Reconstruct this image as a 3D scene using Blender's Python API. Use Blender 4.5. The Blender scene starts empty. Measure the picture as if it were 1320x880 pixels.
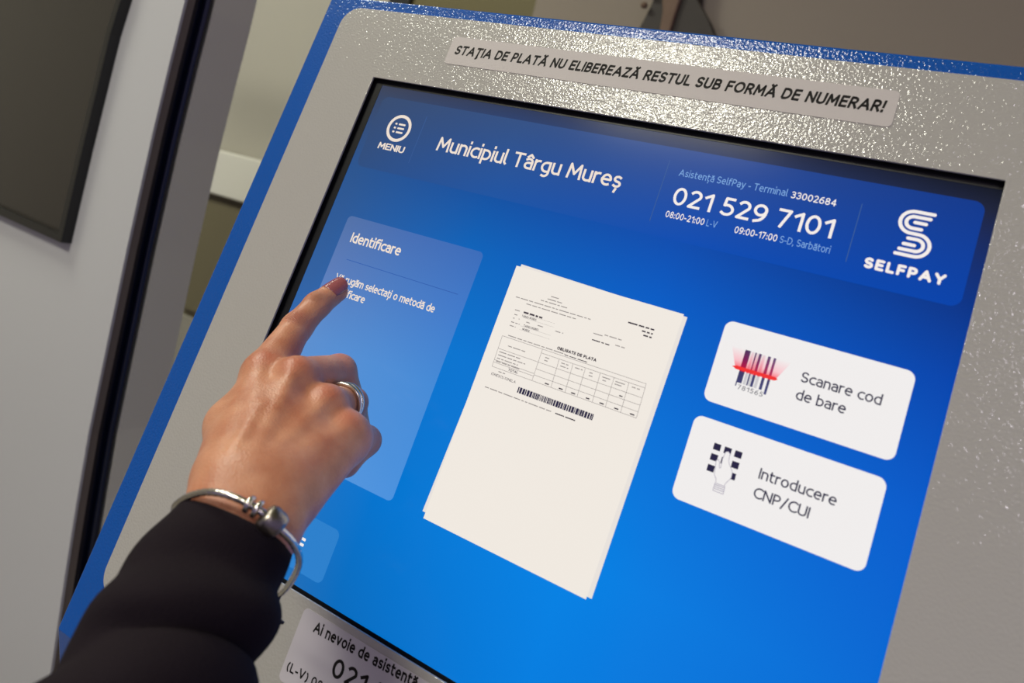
import bpy, bmesh, math, os
import numpy as np
from mathutils import Vector, Matrix

SC = bpy.context.scene
COL = SC.collection
PI = math.pi

# ------------------------------------------------------------------ camera
cam = bpy.data.cameras.new('camera')
cam.lens = 24.0
cam.sensor_width = 36.0
cam.sensor_fit = 'HORIZONTAL'
cam.shift_x = -0.05321
cam.shift_y = -0.06767
cam.clip_start = 0.02
cam.clip_end = 60
cam.dof.use_dof = True
cam.dof.focus_distance = 0.425
cam.dof.aperture_fstop = 7.0
camo = bpy.data.objects.new('camera', cam)
COL.objects.link(camo)
camo.matrix_world = Matrix(((0.877792, -0.242535, 0.413107, 0.3472),
                            (0.413876, -0.050276, -0.908944, -0.2984),
                            (0.24122, 0.968839, 0.056247, 1.2851),
                            (0, 0, 0, 1)))
SC.camera = camo
SC.view_settings.view_transform = 'Standard'
SC.view_settings.look = 'None'
SC.view_settings.exposure = 0.0
SC.view_settings.gamma = 1.0
SC.view_settings.use_curve_mapping = False
SC.cycles.use_denoising = True
SC.cycles.max_bounces = 8


def lin(c):
    c = c / 255.0
    return c / 12.92 if c <= 0.04045 else ((c + 0.055) / 1.055) ** 2.4


def rgb(r, g, b):
    return (lin(r), lin(g), lin(b), 1.0)


# ------------------------------------------------------------------ world and lamps
wd = bpy.data.worlds.new('world')
wd.use_nodes = True
wd.node_tree.nodes['Background'].inputs[0].default_value = rgb(192, 180, 236)
wd.node_tree.nodes['Background'].inputs[1].default_value = 0.36
SC.world = wd


def area(name, loc, target, size, power, color):
    l = bpy.data.lights.new(name, 'AREA')
    l.shape = 'RECTANGLE'
    l.size, l.size_y = size
    l.energy = power
    l.color = color
    o = bpy.data.objects.new(name, l)
    COL.objects.link(o)
    o.location = loc
    o.rotation_euler = (Vector(target) - Vector(loc)).to_track_quat('-Z', 'Y').to_euler()
    return o


LAMPS = [  # location, size, power, colour : recessed ceiling panels
    ((-0.50, -1.45), (0.70, 0.45), 36.0, (1.0, 0.98, 0.82)),
    ((-1.50, -0.25), (0.55, 0.55), 26.0, (0.99, 1.0, 0.84)),
    ((1.60, -2.20), (0.55, 0.55), 14.0, (0.96, 0.86, 1.0)),  # added unseen lamp, its violet tint put in to cool the faceplate
]
CEIL = 2.75

# ------------------------------------------------------------------ materials


def nodes(name):
    m = bpy.data.materials.new(name)
    m.use_nodes = True
    nt = m.node_tree
    bsdf = nt.nodes['Principled BSDF']
    return m, nt, bsdf


def paint(name, col, rough=0.5, metal=0.0, spec=0.5, bump=None, var=None, coat=0.0):
    """bump = (scale, strength, distance); var = (scale, amount)"""
    m, nt, b = nodes(name)
    b.inputs['Base Color'].default_value = col
    b.inputs['Roughness'].default_value = rough
    b.inputs['Metallic'].default_value = metal
    b.inputs['Specular IOR Level'].default_value = spec
    b.inputs['Coat Weight'].default_value = coat
    tc = nt.nodes.new('ShaderNodeTexCoord')
    if var:
        n = nt.nodes.new('ShaderNodeTexNoise')
        n.inputs['Scale'].default_value = var[0]
        n.inputs['Detail'].default_value = 5
        nt.links.new(tc.outputs['Object'], n.inputs['Vector'])
        mx = nt.nodes.new('ShaderNodeMix')
        mx.data_type = 'RGBA'
        mx.inputs[6].default_value = tuple(c * (1 - var[1]) for c in col[:3]) + (1,)
        mx.inputs[7].default_value = tuple(min(1, c * (1 + var[1])) for c in col[:3]) + (1,)
        nt.links.new(n.outputs[0], mx.inputs[0])
        nt.links.new(mx.outputs[2], b.inputs['Base Color'])
    if bump:
        n2 = nt.nodes.new('ShaderNodeTexNoise')
        n2.inputs['Scale'].default_value = bump[0]
        n2.inputs['Detail'].default_value = 2.0
        nt.links.new(tc.outputs['Object'], n2.inputs['Vector'])
        bp = nt.nodes.new('ShaderNodeBump')
        bp.inputs['Strength'].default_value = bump[1]
        bp.inputs['Distance'].default_value = bump[2]
        nt.links.new(n2.outputs[0], bp.inputs['Height'])
        nt.links.new(bp.outputs[0], b.inputs['Normal'])
    return m


def lcd(name, col, strength=1.0):
    """picture content of the backlit display behind its slightly glossy front"""
    m, nt, b = nodes(name)
    b.inputs['Base Color'].default_value = (0.004, 0.004, 0.006, 1)
    b.inputs['Roughness'].default_value = 0.16
    b.inputs['Specular IOR Level'].default_value = 0.10
    b.inputs['Emission Color'].default_value = col
    b.inputs['Emission Strength'].default_value = strength
    return m


def lcd_grad(name, columns, x0, x1, y0, y1, noise=0.0):
    """columns: list of (u, [(v, (r,g,b)), ...]) sRGB; bilinear picture gradient in panel metres"""
    m = lcd(name, (1, 1, 1, 1))
    nt = m.node_tree
    b = nt.nodes['Principled BSDF']
    tc = nt.nodes.new('ShaderNodeTexCoord')
    sp = nt.nodes.new('ShaderNodeSeparateXYZ')
    nt.links.new(tc.outputs['Object'], sp.inputs[0])

    def mapr(out, a, c):
        n = nt.nodes.new('ShaderNodeMapRange')
        n.inputs['From Min'].default_value = a
        n.inputs['From Max'].default_value = c
        nt.links.new(out, n.inputs['Value'])
        return n.outputs[0]
    u = mapr(sp.outputs[0], x0, x1)
    v = mapr(sp.outputs[1], y0, y1)
    prev = None
    pu = 0
    for cu, stops in columns:
        r = nt.nodes.new('ShaderNodeValToRGB')
        r.color_ramp.interpolation = 'LINEAR'
        els = r.color_ramp.elements
        while len(els) < len(stops):
            els.new(0.5)
        for e, (pv, c) in zip(els, stops):
            e.position = pv
        for e, (pv, c) in zip(els, stops):
            e.color = rgb(*c)
        nt.links.new(v, r.inputs[0])
        if prev is None:
            prev = r.outputs[0]
        else:
            mr = nt.nodes.new('ShaderNodeMapRange')
            mr.inputs['From Min'].default_value = pu
            mr.inputs['From Max'].default_value = cu
            nt.links.new(u, mr.inputs['Value'])
            mx = nt.nodes.new('ShaderNodeMix')
            mx.data_type = 'RGBA'
            nt.links.new(mr.outputs[0], mx.inputs[0])
            nt.links.new(prev, mx.inputs[6])
            nt.links.new(r.outputs[0], mx.inputs[7])
            prev = mx.outputs[2]
        pu = cu
    nt.links.new(prev, b.inputs['Emission Color'])
    return m


def powder(name, col, rough, ior=1.45):
    """powder-coated steel: matt colour under a glossy orange-peel lacquer"""
    m, nt, b = nodes(name)
    b.inputs['Base Color'].default_value = col
    b.inputs['Roughness'].default_value = 0.55
    b.inputs['Specular IOR Level'].default_value = 0.08
    b.inputs['Coat Weight'].default_value = 1.0
    b.inputs['Coat Roughness'].default_value = rough
    b.inputs['Coat IOR'].default_value = ior
    tc = nt.nodes.new('ShaderNodeTexCoord')
    n = nt.nodes.new('ShaderNodeTexNoise')
    n.inputs['Scale'].default_value = 640
    n.inputs['Detail'].default_value = 1.0
    n.inputs['Roughness'].default_value = 0.4
    nt.links.new(tc.outputs['Object'], n.inputs['Vector'])
    bp = nt.nodes.new('ShaderNodeBump')
    bp.inputs['Strength'].default_value = 1.0
    bp.inputs['Distance'].default_value = 0.00038
    nt.links.new(n.outputs[0], bp.inputs['Height'])
    nt.links.new(bp.outputs[0], b.inputs['Coat Normal'])
    b2 = nt.nodes.new('ShaderNodeBump')
    b2.inputs['Strength'].default_value = 0.25
    b2.inputs['Distance'].default_value = 0.0005
    nt.links.new(n.outputs[0], b2.inputs['Height'])
    nt.links.new(b2.outputs[0], b.inputs['Normal'])
    return m


M_plate = powder('grey_powder_coat', rgb(174, 170, 166), 0.11, 1.58)
M_blue = powder('blue_powder_coat', rgb(0, 80, 168), 0.11, 1.44)
M_bezel = paint('black_bezel', rgb(10, 10, 12), 0.45)
M_sticker = paint('matt_sticker', rgb(196, 188, 186), 0.55, spec=0.3)
M_sticker2 = paint('satin_sticker', rgb(196, 190, 198), 0.28, spec=0.5)
M_ink = paint('black_ink', rgb(26, 22, 22), 0.6, spec=0.2)
M_white = lcd('screen_white', rgb(243, 236, 232))
M_warm = lcd('screen_warm_white', rgb(238, 224, 210))
M_pale = lcd('screen_pale_blue', rgb(128, 172, 226))
M_page = lcd('screen_page', rgb(240, 233, 224))
M_page2 = lcd('screen_page_behind', rgb(232, 226, 220))
M_button = lcd('screen_button', rgb(240, 237, 236))
M_dark = lcd('screen_dark_text', rgb(52, 50, 72))
M_grey = lcd('screen_grey_text', rgb(150, 143, 140))
M_black = lcd('screen_black_text', rgb(66, 58, 66))
M_navy = lcd('screen_navy', rgb(40, 36, 66))
M_line = lcd('screen_line', rgb(58, 92, 150))
M_seam = lcd('screen_seam', rgb(50, 94, 172))

# ------------------------------------------------------------------ generic helpers


def mesh_obj(name, verts, faces, mat, parent=None, mw=None, smooth=False):
    me = bpy.data.meshes.new(name)
    me.from_pydata([tuple(v) for v in verts], [], [tuple(f) for f in faces])
    return finish(name, me, mat, parent, mw, smooth)


def finish(name, me, mat, parent=None, mw=None, smooth=False):
    me.validate()
    bm = bmesh.new()
    bm.from_mesh(me)
    bmesh.ops.recalc_face_normals(bm, faces=bm.faces)
    bm.to_mesh(me)
    bm.free()
    if smooth:
        for p in me.polygons:
            p.use_smooth = True
    me.materials.append(mat)
    o = bpy.data.objects.new(name, me)
    COL.objects.link(o)
    place(o, parent, mw)
    return o


def place(o, parent, mw):
    mw = mw if mw is not None else Matrix.Identity(4)
    if parent is not None:
        o.parent = parent
        o.matrix_parent_inverse = Matrix.Identity(4)
        o.matrix_basis = WORLD[parent.name].inverted() @ mw
    else:
        o.matrix_basis = mw
    WORLD[o.name] = mw.copy()


WORLD = {}


def thing(name, label, cat, loc=(0, 0, 0), rz=0.0, group=None):
    o = bpy.data.objects.new(name, None)
    COL.objects.link(o)
    o.empty_display_size = 0.05
    mw = Matrix.Translation(loc) @ Matrix.Rotation(rz, 4, 'Z')
    place(o, None, mw)
    tag(o, label, cat, group)
    return o


def tag(o, label, cat, group=None):
    o['label'] = label
    o['category'] = cat
    if group:
        o['group'] = group


def add_bevel(o, w, seg=2):
    md = o.modifiers.new('bevel', 'BEVEL')
    md.width = w
    md.segments = seg
    md.limit_method = 'ANGLE'
    md.angle_limit = math.radians(35)
    return o


def box_vf(x0, x1, y0, y1, z0, z1):
    v = [(x0, y0, z0), (x1, y0, z0), (x1, y1, z0), (x0, y1, z0),
         (x0, y0, z1), (x1, y0, z1), (x1, y1, z1), (x0, y1, z1)]
    f = [(0, 3, 2, 1), (4, 5, 6, 7), (0, 1, 5, 4), (1, 2, 6, 5), (2, 3, 7, 6), (3, 0, 4, 7)]
    return v, f


class MB:
    def __init__(s):
        s.v, s.f = [], []

    def add(s, v, f):
        n = len(s.v)
        s.v += [tuple(p) for p in v]
        s.f += [tuple(i + n for i in q) for q in f]
        return s

    def box(s, *a):
        return s.add(*box_vf(*a))

    def poly(s, pts, z=0.0):
        return s.add([(x, y, z) for x, y in pts], [tuple(range(len(pts)))])

    def obj(s, name, mat, parent=None, mw=None, smooth=False):
        return mesh_obj(name, s.v, s.f, mat, parent, mw, smooth)


def rrect(x0, x1, y0, y1, r, n=8):
    pts = []
    for cx, cy, a in ((x1 - r, y1 - r, 0), (x0 + r, y1 - r, 90), (x0 + r, y0 + r, 180), (x1 - r, y0 + r, 270)):
        for i in range(n + 1):
            t = math.radians(a + 90 * i / n)
            pts.append((cx + r * math.cos(t), cy + r * math.sin(t)))
    return pts


def prism(pts, z0, z1):
    n = len(pts)
    v = [(x, y, z0) for x, y in pts] + [(x, y, z1) for x, y in pts]
    f = [tuple(range(n))[::-1], tuple(range(n, 2 * n))]
    f += [(i, (i + 1) % n, n + (i + 1) % n, n + i) for i in range(n)]
    return v, f


def plate_with_hole(outer, inner, z0, z1):
    bm = bmesh.new()
    def ring(p):
        vs = [bm.verts.new((x, y, z1)) for x, y in p]
        return [bm.edges.new((vs[i], vs[(i + 1) % len(vs)])) for i in range(len(vs))]
    es = ring(outer) + ring(inner)
    bmesh.ops.triangle_fill(bm, use_beauty=True, use_dissolve=False, edges=es)
    # drop triangles that fell inside the hole
    xs = [p[0] for p in inner]; ys = [p[1] for p in inner]
    for f in list(bm.faces):
        c = f.calc_center_median()
        if min(xs) < c.x < max(xs) and min(ys) < c.y < max(ys):
            bm.faces.remove(f)
    r = bmesh.ops.extrude_face_region(bm, geom=list(bm.faces))
    for v in r['geom']:
        if isinstance(v, bmesh.types.BMVert):
            v.co.z = z0
    bmesh.ops.recalc_face_normals(bm, faces=bm.faces)
    me = bpy.data.meshes.new('plate')
    bm.to_mesh(me)
    bm.free()
    return me


def tube(path, radii, seg=16, cap=True, closed=False):
    """swept tube through 3-D points; radii scalar / list"""
    P = [Vector(p) for p in path]
    n = len(P)
    R = radii if isinstance(radii, (list, tuple)) else [radii] * n
    v, f = [], []
    T = []
    for i in range(n):
        a = P[(i - 1) % n] if (closed or i > 0) else P[i]
        b = P[(i + 1) % n] if (closed or i < n - 1) else P[i]
        T.append((b - a).normalized())
    nrm = T[0].orthogonal().normalized()
    for i in range(n):
        nrm = (nrm - T[i] * nrm.dot(T[i])).normalized()
        bn = T[i].cross(nrm)
        for k in range(seg):
            t = 2 * PI * k / seg
            v.append(P[i] + (nrm * math.cos(t) + bn * math.sin(t)) * R[i])
    m = n if closed else n - 1
    for i in range(m):
        j = (i + 1) % n
        off = 0
        if closed and j == 0:
            best = min(range(seg), key=lambda q: (v[i * seg] - v[q]).length)
            off = best
        for k in range(seg):
            k2 = (k + 1) % seg
            f.append((i * seg + k, i * seg + k2, j * seg + (k2 + off) % seg, j * seg + (k + off) % seg))
    if cap and not closed:
        f.append(tuple(range(seg))[::-1])
        f.append(tuple(range((n - 1) * seg, n * seg)))
    return v, f


# ------------------------------------------------------------------ stroke lettering
def A_(cx, cy, rx, ry, a0, a1, n=12):
    return [(cx + rx * math.cos(math.radians(a0 + (a1 - a0) * i / n)),
             cy + ry * math.sin(math.radians(a0 + (a1 - a0) * i / n))) for i in range(n + 1)]


X = 0.72   # x-height
G = {}


def g(ch, w, *strokes):
    G[ch] = (w, strokes)


O_ = lambda cx, cy, rx, ry: A_(cx, cy, rx, ry, 90, 450, 24)
g(' ', .22)
g('A', .74, [(0, 0), (.37, 1), (.74, 0)], [(.13, .32), (.61, .32)])
g('B', .54, [(0, 0), (0, 1), (.28, 1)] + A_(.28, .76, .22, .24, 90, -90) + [(0, .52)], [(0, .52), (.3, .52)] + A_(.3, .26, .24, .26, 90, -90) + [(0, 0)])
g('C', .62, A_(.42, .5, .42, .5, 52, 308, 20))
g('D', .66, [(0, 0), (0, 1), (.24, 1)] + A_(.24, .5, .42, .5, 90, -90, 16) + [(0, 0)])
g('E', .48, [(.48, 1), (0, 1), (0, 0), (.48, 0)], [(0, .52), (.42, .52)])
g('F', .46, [(.46, 1), (0, 1), (0, 0)], [(0, .5), (.4, .5)])
g('G', .66, A_(.42, .5, .42, .5, 52, 300, 20) + [(.66, .1), (.66, .46), (.42, .46)])
g('I', .0, [(0, 0), (0, 1)])
g('J', .3, [(.3, 1), (.3, .2)] + A_(.12, .2, .18, .2, 0, -110))
g('L', .44, [(0, 1), (0, 0), (.44, 0)])
g('M', .78, [(0, 0), (.06, 1), (.39, .28), (.72, 1), (.78, 0)])
g('N', .62, [(0, 0), (0, 1), (.62, 0), (.62, 1)])
g('O', .8, O_(.4, .5, .4, .5))
g('P', .5, [(0, 0), (0, 1), (.24, 1)] + A_(.24, .72, .26, .28, 90, -90) + [(0, .44)])
g('R', .54, [(0, 0), (0, 1), (.24, 1)] + A_(.24, .73, .26, .27, 90, -90) + [(0, .46)], [(.26, .46), (.54, 0)])
g('S', .52, A_(.27, .745, .25, .255, 35, 270, 14) + A_(.26, .245, .26, .245, 90, -145, 14))
g('T', .6, [(0, 1), (.6, 1)], [(.3, 1), (.3, 0)])
g('U', .6, [(0, 1), (0, .3)] + A_(.3, .3, .3, .3, 180, 360, 14) + [(.6, 1)])
g('V', .68, [(0, 1), (.34, 0), (.68, 1)])
g('Y', .64, [(0, 1), (.32, .45), (.64, 1)], [(.32, .45), (.32, 0)])
g('Z', .56, [(0, 1), (.56, 1), (0, 0), (.56, 0)])
g('0', .56, O_(.28, .5, .28, .5))
g('1', .3, [(0, .78), (.3, 1), (.3, 0)])
g('2', .52, A_(.25, .73, .25, .27, 145, -25, 12) + [(0, 0), (.52, 0)])
g('3', .5, A_(.23, .76, .25, .24, 140, -90, 12), A_(.22, .27, .28, .27, 88, -140, 14))
g('4', .58, [(.44, 0), (.44, 1), (0, .27), (.58, .27)])
g('5', .5, [(.46, 1), (.08, 1), (.05, .56)] + A_(.2, .3, .3, .3, 100, -135, 14))
g('6', .54, [(.46, 1)] + A_(.42, .35, .42, .62, 110, 180, 8), O_(.27, .3, .27, .3))
g('7', .5, [(0, 1), (.5, 1), (.16, 0)])
g('8', .54, O_(.27, .76, .23, .24), O_(.27, .26, .27, .26))
g('9', .54, [(.08, 0)] + A_(.12, .65, .42, .62, -70, 0, 8), O_(.27, .7, .27, .3))
g('a', .44, [(.04, .66)] + A_(.2, .48, .24, .24, 100, 0, 8) + [(.44, 0)], [(.44, .42), (.22, .42)] + A_(.2, .21, .2, .21, 90, 270, 10) + [(.44, 0)])
g('b', .5, [(0, 1.06), (0, 0)], [(0, 0)] + A_(.2, .36, .3, .36, -90, 90, 14) + [(0, .66)])
g('c', .42, A_(.32, .36, .32, .36, 65, 295, 16))
g('d', .5, [(.5, 1.06), (.5, 0)], [(.5, 0)] + A_(.3, .36, .3, .36, 270, 90, 14) + [(.5, .66)])
g('e', .52, [(0, .38), (.52, .38)] + A_(.27, .38, .25, .34, 0, 180, 14) + A_(.3, .36, .3, .36, 180, 295, 10))
g('f', .32, [(.34, 1.05)] + A_(.26, .85, .18, .2, 90, 180, 8) + [(.08, 0)], [(0, X), (.32, X)])
g('g', .5, [(.5, .7)] + A_(.3, .36, .3, .34, 90, 270, 14) + [(.5, .04)], [(.5, .7), (.5, -.05)] + A_(.26, -.05, .24, .23, 0, -120, 10))
g('i', .0, [(0, 0), (0, X)], [(0, 1.03), (0, 1.09)])
g('l', .06, [(0, 1.06), (0, .12), (.1, 0)])
g('m', .8, [(0, 0), (0, X)], [(0, .64)] + A_(.2, .5, .2, .22, 95, 0, 8) + [(.4, 0)], [(.4, .6)] + A_(.6, .5, .2, .22, 110, 0, 8) + [(.8, 0)])
g('n', .46, [(0, 0), (0, X)], [(0, .66)] + A_(.22, .48, .24, .24, 95, 0, 10) + [(.46, 0)])
g('o', .54, O_(.27, .36, .27, .36))
g('p', .5, [(0, X), (0, -.27)], [(0, .7)] + A_(.2, .36, .3, .35, 90, -90, 14) + [(0, .04)])
g('r', .28, [(0, 0), (0, X)], [(0, .6)] + A_(.24, .46, .24, .26, 140, 80, 6))
g('s', .4, A_(.21, .54, .19, .18, 45, 270, 10) + A_(.2, .18, .2, .18, 90, -140, 10))
g('t', .32, [(.08, .95), (.08, .2)] + A_(.27, .2, .19, .2, 180, 280, 8), [(0, X), (.32, X)])
g('u', .46, [(0, X), (0, .24)] + A_(.24, .24, .24, .24, 180, 275, 10) + [(.46, .05)], [(.46, X), (.46, 0)])
g('v', .48, [(0, X), (.24, 0), (.48, X)])
g('y', .48, [(0, X), (.25, 0)], [(.48, X), (.2, -.16), (.04, -.26)])
g('-', .26, [(0, .36), (.26, .36)])
g(':', .0, [(0, .02), (0, .1)], [(0, .56), (0, .64)])
g('.', .0, [(0, .0), (0, .06)])
g(',', .06, [(.05, .06), (0, -.16)])
g('/', .4, [(0, -.1), (.4, 1.05)])
g('!', .0, [(0, 1), (0, .46)], [(0, 0), (0, .05)])
g('(', .2, A_(.42, .45, .42, .68, 130, 230, 10))
g(')', .2, A_(-.22, .45, .42, .68, 50, -50, 10))


def derive(ch, base, *extra):
    w, s = G[base]
    G[ch] = (w, tuple(s) + tuple(extra))


breve = lambda cx, y: A_(cx, y + .16, .16, .14, 200, 340, 8)
derive('\u0103', 'a', breve(.24, .84))
derive('\u00e2', 'a', [(.06, .86), (.23, 1.05), (.4, .86)])
derive('\u0219', 's', [(.23, -.16), (.18, -.32)])
derive('\u021b', 't', [(.23, -.16), (.18, -.32)])
derive('\u0102', 'A', breve(.37, 1.1))
derive('\u0162', 'T', [(.3, 0), (.34, -.1)] + A_(.28, -.17, .08, .08, 60, -110, 6))


def ribbon(mb, pts, w, z, joints=True):
    n = len(pts)
    h = w / 2
    closed = (abs(pts[0][0] - pts[-1][0]) + abs(pts[0][1] - pts[-1][1])) < 1e-6 and n > 4
    L, R = [], []
    segs = []
    for i in range(n - 1):
        dx, dy = pts[i + 1][0] - pts[i][0], pts[i + 1][1] - pts[i][1]
        d = math.hypot(dx, dy) or 1e-9
        segs.append((dx / d, dy / d))
    runs = [[0]]
    for i in range(1, n - 1):
        a, b = segs[i - 1], segs[i]
        if a[0] * b[0] + a[1] * b[1] < 0.80:
            runs[-1].append(i)
            runs.append([i])
        # smooth vertices stay in the run
    runs[-1].append(n - 1)
    for s, e in runs:
        v = []
        for i in range(s, e + 1):
            ts = []
            if i > s or (closed and len(runs) == 1):
                ts.append(segs[i - 1] if i > 0 else segs[-1])
            if i < e or (closed and len(runs) == 1):
                ts.append(segs[i] if i < n - 1 else segs[0])
            tx, ty = sum(t[0] for t in ts), sum(t[1] for t in ts)
            d = math.hypot(tx, ty) or 1e-9
            tx, ty = tx / d, ty / d
            v.append((pts[i][0] - ty * h, pts[i][1] + tx * h))
            v.append((pts[i][0] + ty * h, pts[i][1] - tx * h))
        k = len(v) // 2
        mb.add([(x, y, z) for x, y in v], [(2 * i, 2 * i + 1, 2 * i + 3, 2 * i + 2) for i in range(k - 1)])
    for s, e in runs[1:]:
        # mitre / round the corner with a small fan
        c = pts[s]
        mb.add([(c[0] + h * math.cos(2 * PI * q / 10), c[1] + h * math.sin(2 * PI * q / 10), z) for q in range(10)], [tuple(range(10))])


def letters(mb, text, p0, p1, cap, wt=0.13, z=0.0, gap=0.2, shear=0.0, round_caps=False, cap_h=None):
    """text laid along the baseline p0 -> p1 (panel metres) with the given cap height, stretched to fit"""
    items, x = [], 0.0
    k = 1 - wt
    for ch in text:
        w, st = G[ch]
        items.append((x, st))
        x += w + wt + (gap if ch != ' ' else 0.0)
    total = x - gap
    dx, dy = p1[0] - p0[0], p1[1] - p0[1]
    L = math.hypot(dx, dy)
    ux, uy = dx / L, dy / L
    sx, sy = L / total, cap
    tmp = MB()
    for ox, st in items:
        for s in st:
            pts = [((ox + wt / 2 + px), (wt / 2 + py * k) if py >= 0 else (wt / 2 + py)) for px, py in s]
            # butt ends reach the box edge
            pts = list(pts)
            if len(pts) > 1:
                def ext(a, b):
                    d = math.hypot(b[0] - a[0], b[1] - a[1]) or 1
                    return (a[0] - (b[0] - a[0]) / d * wt / 2, a[1] - (b[1] - a[1]) / d * wt / 2)
                if abs(pts[0][0] - pts[-1][0]) + abs(pts[0][1] - pts[-1][1]) > 1e-6:
                    if round_caps:
                        for c in (pts[0], pts[-1]):
                            tmp.add([(c[0] + wt / 2 * math.cos(2 * PI * q / 10), c[1] + wt / 2 * math.sin(2 * PI * q / 10), 0) for q in range(10)], [tuple(range(10))])
                    else:
                        a0, b0 = ext(pts[0], pts[1]), ext(pts[-1], pts[-2])
                        pts[0], pts[-1] = a0, b0
            ribbon(tmp, pts, wt, 0)
    v = []
    for (a, b, _) in tmp.v:
        X_, Y_ = (a + b * shear) * sx if False else a * sx + b * shear * sy, b * sy
        v.append((p0[0] + ux * X_ - uy * Y_, p0[1] + uy * X_ + ux * Y_, z))
    mb.add(v, tmp.f)
    return mb


def mm(*p):
    return tuple(c / 1000.0 for c in p)


# ------------------------------------------------------------------ room
M_wall = paint('warm_grey_wall', rgb(172, 167, 158), 0.7, bump=(180, .15, .002), var=(3, .03))
M_floor = paint('grey_floor_tile', rgb(120, 114, 108), 0.35, var=(4, .1))
M_ceil = paint('light_tinted_ceiling', rgb(206, 214, 124), 0.8, var=(5, .02))  # greenish lamplight put into the ceiling colour, tints the faceplate reflection
M_dark_wall = paint('taupe_wall', rgb(146, 134, 122), 0.7, bump=(180, .15, .002), var=(3, .03))
M_olive = paint('olive_paint', rgb(104, 94, 54), 0.6, var=(4, .05))


def structure(name, mb, mat):
    o = mb.obj(name, mat)
    o['kind'] = 'structure'
    return o


structure('floor', MB().box(-3.0, 3.0, -3.6, 1.12, -0.05, 0.0), M_floor)
structure('wall_back', MB().box(-3.0, 3.0, 1.0, 1.12, 0.0, CEIL), M_wall)
structure('ceiling', MB().box(-3.0, 3.0, -3.6, 1.12, CEIL, CEIL + 0.05), M_ceil)
structure('wall_left', MB().box(-3.1, -3.0, -3.6, 1.12, 0.0, CEIL), M_wall)
structure('trim_1', MB().box(-0.785, -0.452, 0.975, 1.0, 0.0, CEIL), M_olive)
structure('trim_2', MB().box(-0.845, -0.785, 0.965, 1.0, 0.0, CEIL), M_bezel)
structure('wall_right', MB().box(-0.452, 3.0, 0.97, 1.0, 0.0, CEIL), M_dark_wall)

M_lampframe = paint('lamp_frame', rgb(225, 225, 222), 0.4)
for i, ((lx, ly), (sx, sy), pw, colr) in enumerate(LAMPS):
    t = thing('ceiling_light', ['square ceiling light panel in front of the blue kiosk',
                                'square ceiling light panel above the left information panel',
                                'added violet-tinted ceiling light panel on the right'][i], 'ceiling light', (lx, ly, CEIL))
    mw = Matrix.Translation((lx, ly, CEIL))
    fr = MB()
    a, b = sx / 2, sx / 2 + 0.025
    fr.box(-b, b, -b, -a, -0.03, 0).box(-b, b, a, b, -0.03, 0).box(-b, -a, -a, a, -0.03, 0).box(a, b, -a, a, -0.03, 0)
    fr.obj('frame', M_lampframe, t, mw)
    dm = lcd('lamp_diffuser_%d' % i, colr + (1,), 3.0)
    MB().box(-a, a, -a, a, -0.012, -0.004).obj('diffuser', dm, t, mw)
    area('lamp_glow', (lx, ly, CEIL - 0.035), (lx, ly, 0), (sx, sy), pw, colr)

# white ledge and low cabinet by the back wall
M_ledge = paint('white_laminate', rgb(246, 243, 236), 0.4, var=(6, .02))
M_under = paint('dark_olive_board', rgb(124, 116, 92), 0.5, var=(6, .05))
t = thing('low_cabinet', 'dark olive low cabinet with thick white top behind the light grey information panel', 'cabinet', (-1.28, 0.93, 0.0))
add_bevel(MB().box(-1.62, -0.86, 0.88, 0.998, 1.165, 1.275).obj('worktop', M_ledge, t), .004)
MB().box(-1.60, -0.88, 0.91, 0.998, 0.0, 1.165).obj('body', M_under, t)
MB().box(-1.59, -1.245, 0.897, 0.91, 0.86, 1.15).obj('door', M_under, t)
MB().box(-1.235, -0.89, 0.897, 0.91, 0.86, 1.15).obj('door', M_under, t)
MB().box(-1.59, -0.89, 0.899, 0.91, 0.08, 0.84).obj('lower_panel', M_wall, t)

# ------------------------------------------------------------------ slim information panel on the left
M_panel = paint('light_grey_panel', rgb(186, 185, 188), 0.38, spec=.5, bump=(300, .1, .001))
M_side = paint('panel_side_metal', rgb(118, 108, 98), 0.4, spec=.5)
M_tv = paint('dark_display_glass', rgb(38, 33, 29), 0.25, spec=.5)
M_tvframe = paint('black_display_frame', rgb(18, 17, 17), 0.35)
M_gasket = paint('dark_blue_gloss', rgb(20, 26, 44), 0.18, spec=.6)
P0 = Vector((-0.5556, 0.2164, 0.0))
MWP = Matrix.Translation(P0) @ Matrix.Rotation(math.radians(-5), 4, 'Z')   # local x along the face, y backwards, z up
panel = thing('information_panel', 'light grey information panel with a big dark display left of the blue kiosk', 'display panel', P0, math.radians(-5))
edge = [(.1420, 1.56), (.1385, 1.434), (.1340, 1.363), (.1300, 1.285), (.1285, 1.219), (.1272, 1.1455), (.1285, .921), (.1343, .8368), (.1410, .7608), (.1470, .706), (.1534, .650), (.168, .52)]
outline = [(-.62, 1.80), (.10, 1.80), (.138, 1.765), (.1455, 1.70)] + edge + [(.185, .40), (.185, .02), (-.62, .02)]


def prism_xz(pts, y0, y1):
    n = len(pts)
    v = [(x, y0, z) for x, z in pts] + [(x, y1, z) for x, z in pts]
    f = [tuple(range(n)), tuple(range(n, 2 * n))[::-1]] + [(i, (i + 1) % n, n + (i + 1) % n, n + i) for i in range(n)]
    return v, f


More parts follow.
